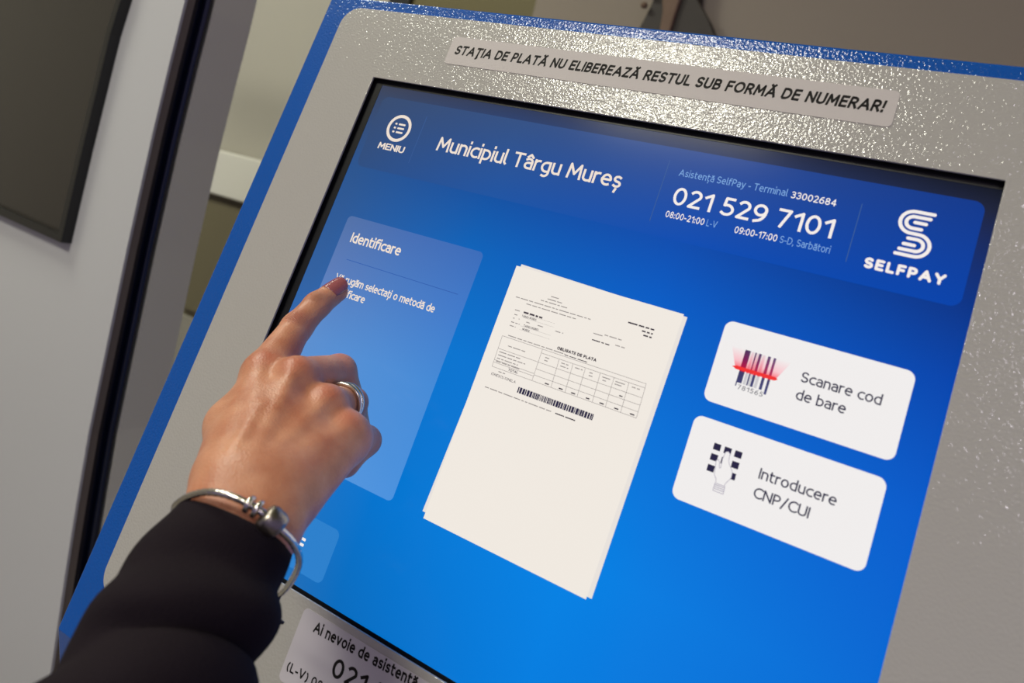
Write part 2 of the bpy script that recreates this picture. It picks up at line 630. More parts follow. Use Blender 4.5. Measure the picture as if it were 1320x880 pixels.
o = mesh_obj('front_panel', *prism_xz(outline, 0, .003), M_panel, panel, MWP)
inset = [(x - (.0005 if x > 0 else -.0005), z) for x, z in outline]
mesh_obj('front_rim', *prism_xz(inset, .003, .0115), M_side, panel, MWP)
inner = [(x - (.010 if x > 0 else -.010), z) for x, z in outline]
mesh_obj('channel', *prism_xz(inner, .0115, .034), M_gasket, panel, MWP)
gp = [(x - .0050, .0285, z) for x, z in ([(.1455, 1.70)] + edge + [(.185, .40), (.185, .04)])]
mesh_obj('edge_gasket', *tube(gp, .0045, 12), M_gasket, panel, MWP, smooth=True)
M_post = paint('grey_side_metal', rgb(226, 224, 206), 0.42, spec=.5, bump=(250, .08, .001))
back = [(x - (.0008 if x > 0 else -.0008), z) for x, z in outline]
mesh_obj('rear_cabinet', *prism_xz(back, .034, .083), M_post, panel, MWP)
# display: frame + glass, right edge leans slightly
fr_o = [(-.52, 1.122), (.0045, 1.1235), (.0100, 1.2405), (.0200, 1.3847), (.0285, 1.4296), (.038, 1.60), (-.52, 1.60)]
fr_i = [(-.51, 1.132), (-.0065, 1.1330), (-.0005, 1.2405), (.0095, 1.3847), (.0180, 1.4296), (.0275, 1.59), (-.51, 1.59)]
n = len(fr_o)
v = [(x, -.012, z) for x, z in fr_o] + [(x, -.012, z) for x, z in fr_i] + [(x, 0, z) for x, z in fr_o] + [(x, -.004, z) for x, z in fr_i]
f = []
for i in range(n):
    j = (i + 1) % n
    f += [(i, j, n + j, n + i), (i, 2 * n + i, 2 * n + j, j), (n + i, n + j, 3 * n + j, 3 * n + i)]
o = mesh_obj('display_frame', v, f, M_tvframe, panel, MWP)
mesh_obj('display_glass', *prism_xz(fr_i, -.005, -.001), M_tv, panel, MWP)

# weathered bracket on the wall above the kiosk
M_brk1 = paint('brown_weathered_wood', rgb(116, 92, 76), 0.7, bump=(60, .4, .004), var=(30, .2))
M_brk2 = paint('dark_brown_metal', rgb(46, 36, 32), 0.6, var=(30, .15))
t = thing('wall_bracket', 'brown weathered bracket with flared feet fixed to the wall above the kiosk', 'bracket', (-.115, .97, 1.70))
v, f = prism_xz([(-.140, 1.66), (-.147, 1.735), (-.163, 1.786), (-.168, 1.86), (-.112, 1.86), (-.115, 1.786), (-.120, 1.735), (-.124, 1.66)], .925, .955)
add_bevel(mesh_obj('centre_post', v, f, M_brk1, t), .004)
v, f = prism_xz([(-.205, 1.66), (-.1826, 1.735), (-.172, 1.786), (-.162, 1.85), (-.150, 1.85), (-.150, 1.78), (-.140, 1.735), (-.134, 1.66)], .94, .970)
add_bevel(mesh_obj('foot', v, f, M_brk2, t), .003)
v, f = prism_xz([(-.008, 1.66), (-.057, 1.732), (-.0855, 1.764), (-.090, 1.786), (-.094, 1.85), (-.125, 1.85), (-.118, 1.786), (-.121, 1.735), (-.128, 1.66)], .935, .970)
add_bevel(mesh_obj('foot', v, f, M_brk2, t), .003)
for (bx, bz, br) in ((-.181, 1.770, .007), (-.188, 1.744, .006)):
    v, f = tube([(bx - br, .93, bz), (bx - br * .6, .93, bz), (bx + br * .6, .93, bz), (bx + br, .93, bz)], [br * .5, br, br, br * .5], 10)
    mesh_obj('knob', v, f, M_brk1, t, smooth=True)

# ------------------------------------------------------------------ the payment kiosk
TH = math.radians(13)
KO = Vector((0, 0, 1.05))
KM = Matrix(((1, 0, 0, KO.x), (0, math.sin(TH), -math.cos(TH), KO.y), (0, math.cos(TH), math.sin(TH), KO.z), (0, 0, 0, 1)))
kiosk = thing('payment_kiosk', 'blue framed payment kiosk with a large lit touch screen', 'kiosk', (0.1925, 0.14, 0.0))
XL, XR = -.0707, .4557
prof = [(-.096, -.0015), (.3752, -.0015), (.3764, -.0040), (.3764, -.13), (.05, -.20), (-.30, -.22), (-.36, -.125)]
n = len(prof)
v = [(XL, y, z) for y, z in prof] + [(XR, y, z) for y, z in prof]
f = [tuple(range(n)), tuple(range(n, 2 * n))[::-1]] + [(i, (i + 1) % n, n + (i + 1) % n, n + i) for i in range(n) if i != 0]
hx0, hx1, hy0, hy1 = -.004, .389, -.004, .3196          # the pocket that takes the display
k = len(v)
v += [(hx0, hy0, -.0015), (hx1, hy0, -.0015), (hx1, hy1, -.0015), (hx0, hy1, -.0015)]
v += [(x, y, -.030) for x, y, z in v[k:k + 4]]
oc = [0, n, n + 1, 1]
for q in range(4):
    r = (q + 1) % 4
    f += [(oc[q], oc[r], k + r, k + q), (k + q, k + r, k + 4 + r, k + 4 + q)]
f.append((k + 4, k + 5, k + 6, k + 7))
o = mesh_obj('housing', v, f, M_blue, kiosk, KM)
add_bevel(o, .0012, 2)
ped = MB().box(-.03, .415, .06, .25, .03, .80)
add_bevel(ped.obj('pedestal', M_plate, kiosk), .006)
add_bevel(MB().box(-.08, .465, -.02, .32, 0.0, .03).obj('base_plate', M_blue, kiosk), .005)

outer = rrect(-.0505, .4355, -.0615, .3670, .0145, 8)
inner = rrect(0, .385, 0, .3156, .0006, 2)
me = plate_with_hole(outer, inner, -.0014, 0.0)
o = finish('faceplate', me, M_plate, kiosk, KM)
add_bevel(o, .0005, 2)
SZ = -.0046    # display surface depth below the faceplate
AX0, AX1, AY0, AY1 = .0062, .3856, .0008, .3126        # lit picture area
mb = MB()
mb.box(-.0035, .3885, AY1, .319, -.012, SZ + .0003).box(-.0035, .3885, -.0035, AY0, -.012, SZ + .0003)
mb.box(-.0035, AX0, AY0, AY1, -.012, SZ + .0003).box(AX1, .3885, AY0, AY1, -.012, SZ + .0003)
mb.obj('bezel', M_bezel, kiosk, KM)
M_screen = lcd_grad('screen_picture_haze', [  # picture blues; greyer left and top-left stops include painted room-reflection haze
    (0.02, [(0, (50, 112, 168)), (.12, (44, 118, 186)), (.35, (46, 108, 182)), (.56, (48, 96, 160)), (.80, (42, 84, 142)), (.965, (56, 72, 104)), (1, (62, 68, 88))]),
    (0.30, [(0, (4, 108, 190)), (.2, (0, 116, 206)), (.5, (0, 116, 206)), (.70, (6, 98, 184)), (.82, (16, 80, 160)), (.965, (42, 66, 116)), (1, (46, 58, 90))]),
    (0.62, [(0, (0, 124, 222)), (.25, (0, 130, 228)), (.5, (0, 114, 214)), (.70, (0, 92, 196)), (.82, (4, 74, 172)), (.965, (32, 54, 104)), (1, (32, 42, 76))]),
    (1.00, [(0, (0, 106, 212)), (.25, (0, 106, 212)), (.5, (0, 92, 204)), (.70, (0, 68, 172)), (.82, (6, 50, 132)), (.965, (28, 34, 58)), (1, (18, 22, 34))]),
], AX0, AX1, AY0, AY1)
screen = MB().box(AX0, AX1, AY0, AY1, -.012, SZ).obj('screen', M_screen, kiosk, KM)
Z1, Z2, Z3, Z4 = SZ + .00012, SZ + .00024, SZ + .00036, SZ + .00048


def ui(name, mb, mat, label=None):
    o = mb.obj(name, mat, screen, KM)
    if label:
        o['label'] = label
    return o


def flat(pts, z):
    return MB().poly(pts, z)


M_header = lcd_grad('screen_header_haze', [  # greyed left end has reflected room haze painted into the emission
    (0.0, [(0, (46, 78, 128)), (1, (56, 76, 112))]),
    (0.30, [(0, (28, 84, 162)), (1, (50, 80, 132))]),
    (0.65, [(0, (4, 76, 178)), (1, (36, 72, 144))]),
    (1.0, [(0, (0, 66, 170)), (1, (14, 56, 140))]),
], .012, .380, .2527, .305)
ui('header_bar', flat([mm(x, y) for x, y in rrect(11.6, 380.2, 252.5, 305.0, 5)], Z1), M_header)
for x, y0, y1 in ((53, 262, 296), (224.6, 260, 297), (327.8, 262, 293)):
    ui('header_divider', flat([mm(x - .2, y0), mm(x + .2, y0), mm(x + .2, y1), mm(x - .2, y1)], Z2), M_line)
# menu icon and caption
mb = MB()
cx, cy, ro, ri = 34.5, 284.1, 9.85, 7.7
pts_o = [mm(cx + ro * math.cos(2 * PI * i / 48), cy + ro * math.sin(2 * PI * i / 48)) for i in range(48)]
pts_i = [mm(cx + ri * math.cos(2 * PI * i / 48), cy + ri * math.sin(2 * PI * i / 48)) for i in range(48)]
mb.add([(x, y, Z2) for x, y in pts_o + pts_i], [(i, (i + 1) % 48, 48 + (i + 1) % 48, 48 + i) for i in range(48)])
for dy in (2.9, 0, -2.9):
    mb.poly([mm(*q) for q in rrect(30.1, 31.9, cy + dy - .65, cy + dy + .65, .4, 3)], Z2)
    mb.poly([mm(*q) for q in rrect(33.2, 38.9, cy + dy - .65, cy + dy + .65, .5, 3)], Z2)
ui('menu_icon', mb, M_warm)
ui('menu_caption', letters(MB(), 'MENIU', mm(23.4, 267.5), mm(45.8, 267.5), .0047, .19, Z2, .06), M_warm)
ui('title_text', letters(MB(), 'Municipiul T\u00e2rgu Mure\u0219', mm(69.8, 274.5), mm(201.2, 274.7), .0098, .145, Z2, .07), M_warm)
hp = MB()
letters(hp, 'Asisten\u021b\u0103 SelfPay - Terminal', mm(232.2, 289.1), mm(291.5, 289.2), .0040, .11, Z2, .14)
ui('helpline_text', hp, M_pale, 'pale blue helpline caption')
ui('terminal_number', letters(MB(), '33002684', mm(293.6, 288.9), mm(316.0, 288.9), .0038, .15, Z2, .14), M_white)
ui('phone_number', letters(MB(), '021 529 7101', mm(233.2, 272.2), mm(318.2, 271.9), .0104, .145, Z2, .13), M_white)
hh = MB()
letters(hh, '08:00-21:00', mm(232.2, 264.3), mm(254.2, 264.3), .0038, .15, Z2, .16)
letters(hh, '09:00-17:00', mm(271.0, 264.0), mm(293.2, 264.2), .0038, .15, Z2, .16)
ui('opening_hours', hh, M_white)
ui('opening_days', letters(MB(), 'L-V', mm(255.6, 264.3), mm(261.2, 264.3), .0038, .11, Z2, .12), M_pale, 'pale blue weekday names')
ui('opening_days', letters(MB(), 'S-D, Sarb\u0103tori', mm(294.6, 264.2), mm(319.4, 264.2), .0038, .11, Z2, .12), M_pale, 'pale blue weekday names')
# striped S mark and its wordmark
mb = MB()
w = 1.70


def stroke(pts, z=Z2):
    ribbon(mb, [mm(*q) for q in pts], w / 1000, z)
    for c in (pts[0], pts[-1]):
        mb.add([((c[0] + w / 2 * math.cos(2 * PI * q / 14)) / 1000, (c[1] + w / 2 * math.sin(2 * PI * q / 14)) / 1000, z) for q in range(14)], [tuple(range(14))])


UC, LC = (352.3, 288.6), (355.9, 277.4)     # centres of the upper and lower bows
ux, uy = UC
lx, ly = LC
pit = 2.62
R3 = 2.48 * pit - .9
for k_ in range(3):
    pass
ymid = (uy + ly) / 2
r_big = uy - ymid
stroke([(360.4, uy + r_big)] + A_(ux, uy, r_big * 1.04, r_big, 90, 270, 22) + A_(lx, ly, r_big * 1.04, r_big, 90, -90, 22) + [(348.0, ly - r_big)])
r_m = r_big - pit
stroke([(359.2, uy + r_m)] + A_(ux, uy, r_m * 1.05, r_m, 90, 270, 18) + [(356.4, uy - r_m)])
stroke([(351.8, ly + r_m)] + A_(lx, ly, r_m * 1.05, r_m, 90, -90, 18) + [(349.2, ly - r_m)])
stroke([(353.0, uy + .15), (357.8, uy + .15)])
stroke([(350.5, ly - .15), (355.2, ly - .15)])
ui('striped_emblem', mb, M_white)
ui('brand_wordmark', letters(MB(), 'SELFPAY', mm(335.9, 261.2), mm(371.8, 261.0), .0056, .26, Z2, .16, round_caps=True), M_white)

# side panel with its texts
M_sidep = lcd_grad('screen_side_panel_haze', [  # left column greyed, part of the glass reflection is painted in
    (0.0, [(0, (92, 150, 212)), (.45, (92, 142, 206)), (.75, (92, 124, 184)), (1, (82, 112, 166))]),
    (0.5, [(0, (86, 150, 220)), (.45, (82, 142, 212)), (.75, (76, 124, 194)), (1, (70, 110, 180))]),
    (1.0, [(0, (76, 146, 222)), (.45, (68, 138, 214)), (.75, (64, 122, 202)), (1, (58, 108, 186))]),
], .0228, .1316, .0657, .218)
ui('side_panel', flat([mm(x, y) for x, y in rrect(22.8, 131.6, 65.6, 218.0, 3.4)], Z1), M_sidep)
ui('panel_heading', letters(MB(), 'Identificare', mm(31.9, 200.9), mm(73.6, 201.3), .0068, .17, Z2, .06), M_warm)
ui('panel_divider', flat([mm(35, 189.2), mm(124.5, 189.2), mm(124.5, 189.6), mm(35, 189.6)], Z2), M_seam)
pt = MB()
letters(pt, 'V\u0103 rug\u0103m selecta\u021bi o metod\u0103 de', mm(32.2, 174.2), mm(112.9, 174.3), .0049, .16, Z2, .04)
letters(pt, 'identificare', mm(32.2, 165.8), mm(61.2, 165.9), .0049, .16, Z2, .04)
ui('panel_text', pt, M_warm)
M_btn2 = lcd('screen_list_button', rgb(44, 128, 204))
ui('list_button', flat([mm(x, y) for x, y in rrect(58.0, 106.8, 8.0, 38.6, 4.0)], Z1), M_btn2)
mb = MB()
for dy in (25.1, 22.0, 18.3):
    mb.poly([mm(*q) for q in rrect(75.0, 81.5, dy - .8, dy + .8, .4, 3)], Z2)
    mb.poly([mm(*q) for q in rrect(82.8, 85.8, dy - .8, dy + .8, .4, 3)], Z2)
ui('list_icon', mb, M_white)

# the bill on the screen: two pages, print, table, barcode
ui('page', flat([mm(158.1, 217.4), mm(152.5, 68.8), mm(258.5, 66.6), mm(261.2, 214.0)], Z1), M_page2, 'page behind, turned slightly clockwise')
ui('page', flat([mm(155.4, 215.8), mm(154.6, 65.6), mm(255.9, 65.2), mm(259.0, 215.0)], Z2), M_page, 'front page of the bill')


def dash(mb, x0, x1, y, h=.55, seed=0, z=Z3):
    """an unreadably small printed line: word-long runs of ink"""
    x = x0
    k = seed * 7 + 3
    while x < x1 - .4:
        k = (k * 37 + 11) % 101
        L = 1.6 + (k % 9) * .55
        e = min(x1, x + L)
        mb.poly([mm(x, y), mm(e, y), mm(e, y + h), mm(x, y + h)], z)
        x = e + .7
    return mb
prn = MB()
for (x0, x1, y, s_) in ((183.2, 188.8, 203.9, 1), (181.6, 191.3, 202.0, 2), (177.9, 194.9, 200.2, 3), (162.0, 210.4, 197.9, 4), (170.0, 202.4, 195.8, 5),
                        (164.4, 167.6, 190.6, 6), (165.0, 167.0, 188.0, 7), (165, 166, 185.8, 8), (168.6, 169.2, 186.2, 9), (173.8, 176.2, 185.8, 1),
                        (181.3, 184.7, 186, 2), (164.6, 170.4, 183.4, 3), (164.6, 168.5, 181.2, 4), (192.7, 196.0, 186.0, 5), (197.0, 197.7, 186.1, 6),
                        (214.6, 220.3, 191.2, 7), (221.0, 231.1, 192.1, 8), (228.6, 234.2, 188.6, 9), (165.8, 202.8, 175.5, 2), (167.8, 173.2, 154.5, 3),
                        (163.0, 206.0, 144.0, 4), (168.0, 179.5, 169.8, 4), (164.0, 178, 165.2, 1), (164.0, 182, 163.3, 2), (164.0, 178, 161.4, 3), (164, 180, 159.6, 5),
                        (192.2, 194.8, 170.4, 1), (192.2, 194.4, 168.8, 2), (202.4, 207.4, 170.4, 3), (202.4, 207.4, 168.7, 5), (211, 215.5, 170.4, 4), (219.6, 221.6, 170.4, 5),
                        (219.8, 222.0, 168.8, 6), (227.3, 232, 170.4, 6), (228, 230, 168.8, 6), (235, 241.4, 170.4, 7), (235, 239, 169.0, 2), (244.5, 249, 170.4, 8)):
    dash(prn, x0, x1, y, .5, s_)
for y in (190.4, 188.3, 183.4, 181.2):
    prn.poly([mm(171, y - .35), mm(191, y - .35), mm(191, y - .25), mm(171, y - .25)], Z3)
ui('page_small_print', prn, M_grey)
bold = MB()
letters(bold, 'OBLIGATII DE PLATA', mm(197.2, 176.9), mm(221.2, 177.1), .0018, .28, Z3, .10)
letters(bold, 'TOTAL', mm(173.3, 156.9), mm(179.5, 157.1), .0014, .2, Z3, .1)
letters(bold, 'TARGU MURES', mm(169.8, 188.2), mm(179.4, 188.3), .0012, .2, Z3, .14)
letters(bold, 'TARGU MURES', mm(173.0, 183.2), mm(182.7, 183.3), .0012, .2, Z3, .14)
letters(bold, 'MURES', mm(173.0, 181.1), mm(177.7, 181.1), .0012, .2, Z3, .14)
letters(bold, 'IONESCU IONELA', mm(164.0, 151.7), mm(180.2, 151.7), .0015, .13, Z3, .14)
dash(bold, 170.2, 182.5, 190.5, 1.0, 5)
dash(bold, 231.4, 246.5, 202.2, .8, 2)
dash(bold, 240.2, 246.4, 199.9, .8, 3)
dash(bold, 241.6, 246.4, 197.9, .8, 4)
dash(bold, 215.0, 225.4, 187.6, .6, 6)
dash(bold, 208.6, 220.8, 143.9, .6, 7)
dash(bold, 202.8, 216.5, 175.2, .45, 8)
for i, x in enumerate((200, 208.7, 216.3, 225.2, 233.3, 241.8, 250.8)):
    dash(bold, x - 2.9, x - .4, 157.0, .7, i)
    dash(prn, x - 2.2, x - .4, 160.6, .5, i)
    dash(bold if i == 5 else prn, x - 2.4, x - .4, 164.0, .6, i)
ui('page_bold_print', bold, M_black)
tb = MB()
for y, x0, x1 in ((174.5, 162.5, 251.4), (172.3, 189, 251.5), (167.0, 162.7, 251.6), (163.1, 189.1, 251.7), (159.6, 189.2, 251.8), (160.3, 162.8, 189.2), (156.3, 162.8, 251.9), (158.9, 162.8, 189.2)):
    tb.poly([mm(x0, y - .12), mm(x1, y - .12), mm(x1, y + .12), mm(x0, y + .12)], Z3)
for xt, xb, y1 in ((162.4, 162.8, 174.5), (189.0, 189.3, 174.5), (200.5, 201.3, 172.3), (209.1, 210, 172.3), (216.7, 217.4, 172.3), (225.6, 226.5, 172.3), (233.7, 234.2, 172.3), (242.3, 243, 172.3), (251.3, 251.9, 174.5)):
    tb.poly([mm(xt - .12, y1), mm(xb - .12, 156.3), mm(xb + .12, 156.3), mm(xt + .12, y1)], Z3)
ui('page_table', tb, M_grey)
bc = MB()
k_ = 5
x = 182.9
while x < 229.4:
    k_ = (k_ * 29 + 17) % 97
    w_ = .50 + .30 * (k_ % 4)
    bc.poly([mm(x, 147.4), mm(min(229.6, x + w_), 147.4), mm(min(229.6, x + w_), 150.7), mm(x, 150.7)], Z3)
    x += w_ + .20 + .12 * (k_ % 3)
ui('page_barcode', bc, M_navy)

# the two white choice buttons
ui('choice_button', flat([mm(x, y) for x, y in rrect(281.0, 370.1, 176.3, 218.4, 4.2)], Z1), M_button, 'upper white button with a barcode icon')
ui('choice_button', flat([mm(x, y) for x, y in rrect(280.2, 369.9, 126.3, 168.3, 4.2)], Z1), M_button, 'lower white button with a keypad icon')
bt = MB()
letters(bt, 'Scanare cod', mm(322.9, 198.9), mm(359.2, 199.0), .0051, .14, Z2, .08)
letters(bt, 'de bare', mm(322.9, 190.1), mm(345.6, 190.3), .0051, .14, Z2, .08)
ui('button_text', bt, M_dark)
bt = MB()
letters(bt, 'Introducere', mm(316.9, 149.1), mm(352.1, 149.3), .0051, .14, Z2, .08)
letters(bt, 'CNP/CUI', mm(316.9, 140.0), mm(342.5, 139.9), .0051, .14, Z2, .08)
ui('button_text', bt, M_dark)
M_laser = lcd_grad('screen_laser', [
    (0.0, [(0, (246, 96, 110)), (.35, (248, 190, 198)), (1, (240, 237, 236))]),
    (1.0, [(0, (246, 96, 110)), (.35, (248, 200, 206)), (1, (240, 237, 236))]),
], .287, .317, .1966, .2065)
ui('laser_fan', flat([mm(287.4, 206.3), mm(291.7, 196.7), mm(312.0, 196.7), mm(317.0, 206.9)], Z2), M_laser)
M_bars = lcd_grad('screen_bars', [
    (0.0, [(0, (58, 62, 110)), (.40, (64, 58, 100)), (.42, (196, 10, 50)), (.75, (120, 24, 84)), (1, (70, 50, 90))]),
    (1.0, [(0, (72, 76, 124)), (.40, (70, 66, 110)), (.42, (206, 20, 60)), (.75, (140, 60, 110)), (1, (96, 84, 124))]),
], .294, .310, .1876, .2064)
mb = MB()
for x0, x1, y0 in ((294.3, 294.9, 187.6), (294.3, 297.0, 189.5), (299.3, 300.0, 189.4), (301.2, 302.5, 189.4), (305.6, 307.0, 189.4), (308.4, 309.6, 187.8)):
    mb.poly([mm(x0, y0), mm(x1, y0), mm(x1, 206.3), mm(x0, 206.3)], Z3)
ui('barcode_icon', mb, M_bars)
mb = MB()
for x0, x1 in ((297.6, 298.9), (300.1, 301.1), (303.0, 304.4)):
    mb.poly([mm(x0, 189.4), mm(x1, 189.4), mm(x1, 206.2), mm(x0, 206.2)], Z2 + .00004)
M_pb = lcd_grad('screen_pale_bars', [
    (0.0, [(0, (204, 204, 206)), (.40, (204, 200, 204)), (.42, (240, 70, 90)), (.75, (238, 170, 180)), (1, (228, 214, 218))]),
    (1.0, [(0, (204, 204, 206)), (.40, (204, 200, 204)), (.42, (240, 70, 90)), (.75, (238, 170, 180)), (1, (228, 214, 218))]),
], .294, .310, .1876, .2064)
ui('barcode_icon_pale_bars', mb, M_pb)
ui('laser_beam', flat([mm(290.3, 196.6), mm(292.4, 197.4), mm(311.4, 197.4), mm(313.0, 196.6), mm(311.4, 195.6), mm(292.4, 195.6)], Z4), lcd('screen_laser_red', rgb(240, 52, 50)))
ui('barcode_digits', letters(MB(), '781565', mm(295.7, 186.4), mm(308.2, 186.3), .0023, .12, Z3, .25), M_dark)
mb = MB()
for x0 in (293.0, 298.3, 303.5):
    for y0 in (154.8, 149.6, 144.2):
        if (x0, y0) != (298.3, 144.2):
            mb.poly([mm(x0, y0), mm(x0 + 3.5, y0), mm(x0 + 3.5, y0 + 3.2), mm(x0, y0 + 3.2)], Z2)
ui('keypad_icon', mb, M_navy)
M_glove = lcd('screen_pointer_white', rgb(240, 237, 236))
mb = MB()
hand_pts = [(299.3, 155.5), (300.5, 156.1), (301.5, 155.4), (301.9, 152.0), (302.6, 150.6), (304.2, 148.8), (305.0, 147.6), (305.2, 144.8), (303.4, 141.4), (303.2, 140.3),
            (299.0, 140.3), (298.7, 141.8), (297.3, 143.6), (296.6, 147.6), (296.2, 150.2), (297.2, 151.0), (298.0, 149.8), (298.6, 147.4), (299.2, 147.6), (298.9, 152.0)]
for a, b, c in ((0, 0, 0),):
    mb.poly([mm(*q) for q in hand_pts], Z3)
mb.poly([mm(298.7, 136.4), mm(303.8, 136.4), mm(303.6, 140.0), mm(298.8, 140.0)], Z3)
ui('pointing_hand_icon', mb, M_glove)
mb = MB()
ribbon(mb, [mm(*q) for q in hand_pts[:10]], .0003, Z4)
ribbon(mb, [mm(*q) for q in hand_pts[10:] + [hand_pts[0]]], .0003, Z4)
ribbon(mb, [mm(*q) for q in [(298.7, 136.4), (303.8, 136.4), (303.6, 140.0), (298.8, 140.0), (298.7, 136.4)]], .00035, Z4)
for y in (137.3, 138.2, 139.1):
    mb.poly([mm(299, y), mm(303.6, y), mm(303.6, y + .4), mm(299, y + .4)], Z4)
ui('pointing_hand_outline', mb, lcd('screen_outline', rgb(176, 170, 184)))

# stickers on the faceplate
st = MB()
st.add(*prism([mm(x, y) for x, y in rrect(53.3, 331.1, 333.4, 353.5, 2.6)], .00002, .0003))
sticker = st.obj('notice_sticker', M_sticker, kiosk, KM)
letters_mb = letters(MB(), 'STA\u0162IA DE PLAT\u0102 NU ELIBEREAZ\u0102 RESTUL SUB FORM\u0102 DE NUMERAR!', mm(58.2, 340.6), mm(325.2, 340.7), .0069, .215, .00034, .10, shear=.16)
letters_mb.obj('lettering', M_ink, sticker, KM)
st = MB()
st.add(*prism([mm(x, y) for x, y in rrect(105.6, 280.0, -43.5, -3.9, 3.2)], .00002, .0003))
sticker2 = st.obj('assistance_sticker', M_sticker2, kiosk, KM)
mb = MB()
letters(mb, 'Ai nevoie de asisten\u021b\u0103', mm(116.2, -13.0), mm(187.0, -9.7), .0058, .20, .00034, .10)
letters(mb, '021 529 7101', mm(136.4, -27.0), mm(226.0, -23.4), .0096, .17, .00034, .18)
letters(mb, '(L-V) 08:00-21:00', mm(108.6, -37.4), mm(164.0, -35.2), .0048, .18, .00034, .14)
mb.obj('lettering', M_ink, sticker2, KM)

# ------------------------------------------------------------------ person: pointing right hand
J = {k: np.array(v) for k, v in {
    'i_tip': (0.0433, 0.0350, 1.2140), 'i_dip': (0.0440, 0.0209, 1.2049), 'i_pip': (0.0456, 0.0070, 1.1914), 'i_mcp': (0.0622, -0.0246, 1.1714),
    'm_mcp': (0.0822, -0.0230, 1.1745), 'm_pip': (0.0770, 0.0152, 1.1735),
    'r_mcp': (0.1027, -0.0187, 1.1657), 'r_pip': (0.0925, 0.0137, 1.1593),
    'l_mcp': (0.1183, -0.0165, 1.1566), 'l_pip': (0.1110, 0.0102, 1.1436),
    'w': (0.1237, -0.0796, 1.1289), 'fore': (0.1429, -0.1231, 1.0847),
    't_cmc': (0.0983, -0.0666, 1.1349), 't_mcp': (0.0658, -0.0421, 1.1454), 't_ip': (0.0437, -0.0133, 1.1520), 't_tip': (0.0470, 0.0084, 1.1589)}.items()}


def unit(a):
    return a / np.linalg.norm(a)


ax_hand = unit(J['m_mcp'] - J['w'])
lat = unit(J['l_mcp'] - J['i_mcp'])              # radial -> ulnar
nd = unit(np.cross(ax_hand, lat))
if nd @ (np.array([0.347, -0.298, 1.285]) - J['m_mcp']) < 0:
    nd = -nd                                     # dorsal normal of the back of the hand
lat = unit(lat - ax_hand * (lat @ ax_hand))


def rot(v, axis, ang):
    axis = unit(axis)
    c, s = math.cos(ang), math.sin(ang)
    return v * c + np.cross(axis, v) * s + axis * (axis @ v) * (1 - c)


def curl(mcp, pip, l2, l3, a2=80, a3=50, inward=0.0):
    """middle and end joints of a folded finger"""
    d = unit(pip - mcp)
    axis = np.cross(ax_hand, -nd)
    d2 = unit(rot(d, axis, math.radians(a2)) - lat * inward)
    q = pip + d2 * l2
    d3 = rot(d2, axis, math.radians(a3))
    return q, q + d3 * l3


m_dip, m_tip = curl(J['m_mcp'], J['m_pip'], .024, .017)
r_dip, r_tip = curl(J['r_mcp'], J['r_pip'], .023, .017, 88, 50, .25)
l_dip, l_tip = curl(J['l_mcp'], J['l_pip'], .017, .014, 112, 50, .75)

H = 0.0009
lo = np.array([0.015, -0.165, 1.045])
hi = np.array([0.178, 0.052, 1.236])
dims = np.ceil((hi - lo) / H).astype(int)
gx = (lo[0] + H * np.arange(dims[0])).astype(np.float32)[:, None, None]
gy = (lo[1] + H * np.arange(dims[1])).astype(np.float32)[None, :, None]
gz = (lo[2] + H * np.arange(dims[2])).astype(np.float32)[None, None, :]


def cone(a, b, ra, rb):
    """distance to a tapered capsule"""
    ab = b - a
    L2 = float(ab @ ab)
    t = ((gx - a[0]) * ab[0] + (gy - a[1]) * ab[1] + (gz - a[2]) * ab[2]) / L2
    np.clip(t, 0, 1, out=t)
    d = np.sqrt((gx - a[0] - t * ab[0]) ** 2 + (gy - a[1] - t * ab[1]) ** 2 + (gz - a[2] - t * ab[2]) ** 2)
    return d - (ra + (rb - ra) * t)


def smin(a, b, k):
    h = np.clip(0.5 + 0.5 * (b - a) / k, 0, 1)
    return b + (a - b) * h - k * h * (1 - h)


def chain(pts, rad, k=.003):
    r = None
    for i in range(len(pts) - 1):
        c = cone(pts[i], pts[i + 1], rad[i], rad[i + 1])
        r = c if r is None else smin(r, c, k)
    return r


W_ = J['w']
wr = W_ - lat * .0045
wu = W_ + lat * .0085
fa = unit(J['fore'] - J['w'])
fr = wr + fa * .065 + lat * .002
fu = wu + fa * .065 - lat * .002
# palm: metacarpals, thenar and hypothenar masses, wrist and forearm
F = chain([J['i_mcp'] - nd * .002, W_ - lat * .008 + ax_hand * .012], [.0118, .0155])
for m, off, rm in (('m_mcp', -.004, .0118), ('r_mcp', .004, .0112), ('l_mcp', .011, .0104)):
    F = smin(F, cone(J[m] - nd * .002, W_ + lat * off + ax_hand * .012, rm, .0155), .008)
F = smin(F, cone(wr + ax_hand * .014, wr - ax_hand * .004, .0165, .0160), .010)
F = smin(F, cone(wu + ax_hand * .014, wu - ax_hand * .004, .0165, .0160), .010)
F = smin(F, cone(wr - ax_hand * .004, fr, .0160, .0180), .010)
F = smin(F, cone(wu - ax_hand * .004, fu, .0160, .0180), .010)
F = smin(F, cone(J['l_mcp'] - nd * .009 + lat * .001, W_ + lat * .016 + ax_hand * .018 - nd * .006, .0105, .0140), .010)     # hypothenar
F = smin(F, cone(J['i_mcp'] - nd * .012, J['l_mcp'] - nd * .012, .010, .009), .010)
F = smin(F, cone(J['t_cmc'], J['t_mcp'], .0150, .0118), .012)                              # thenar
F = smin(F, cone(J['t_mcp'], J['i_mcp'] - nd * .010 - ax_hand * .016, .010, .010), .012)   # thumb web
# knuckle heads
for m, a, s in (('i_mcp', .0016, .010), ('m_mcp', .0026, .0095), ('r_mcp', .0026, .009), ('l_mcp', .0026, .0085)):
    c = J[m] + nd * .0105
    F = F - a * np.exp(-((gx - c[0]) ** 2 + (gy - c[1]) ** 2 + (gz - c[2]) ** 2) / s ** 2)
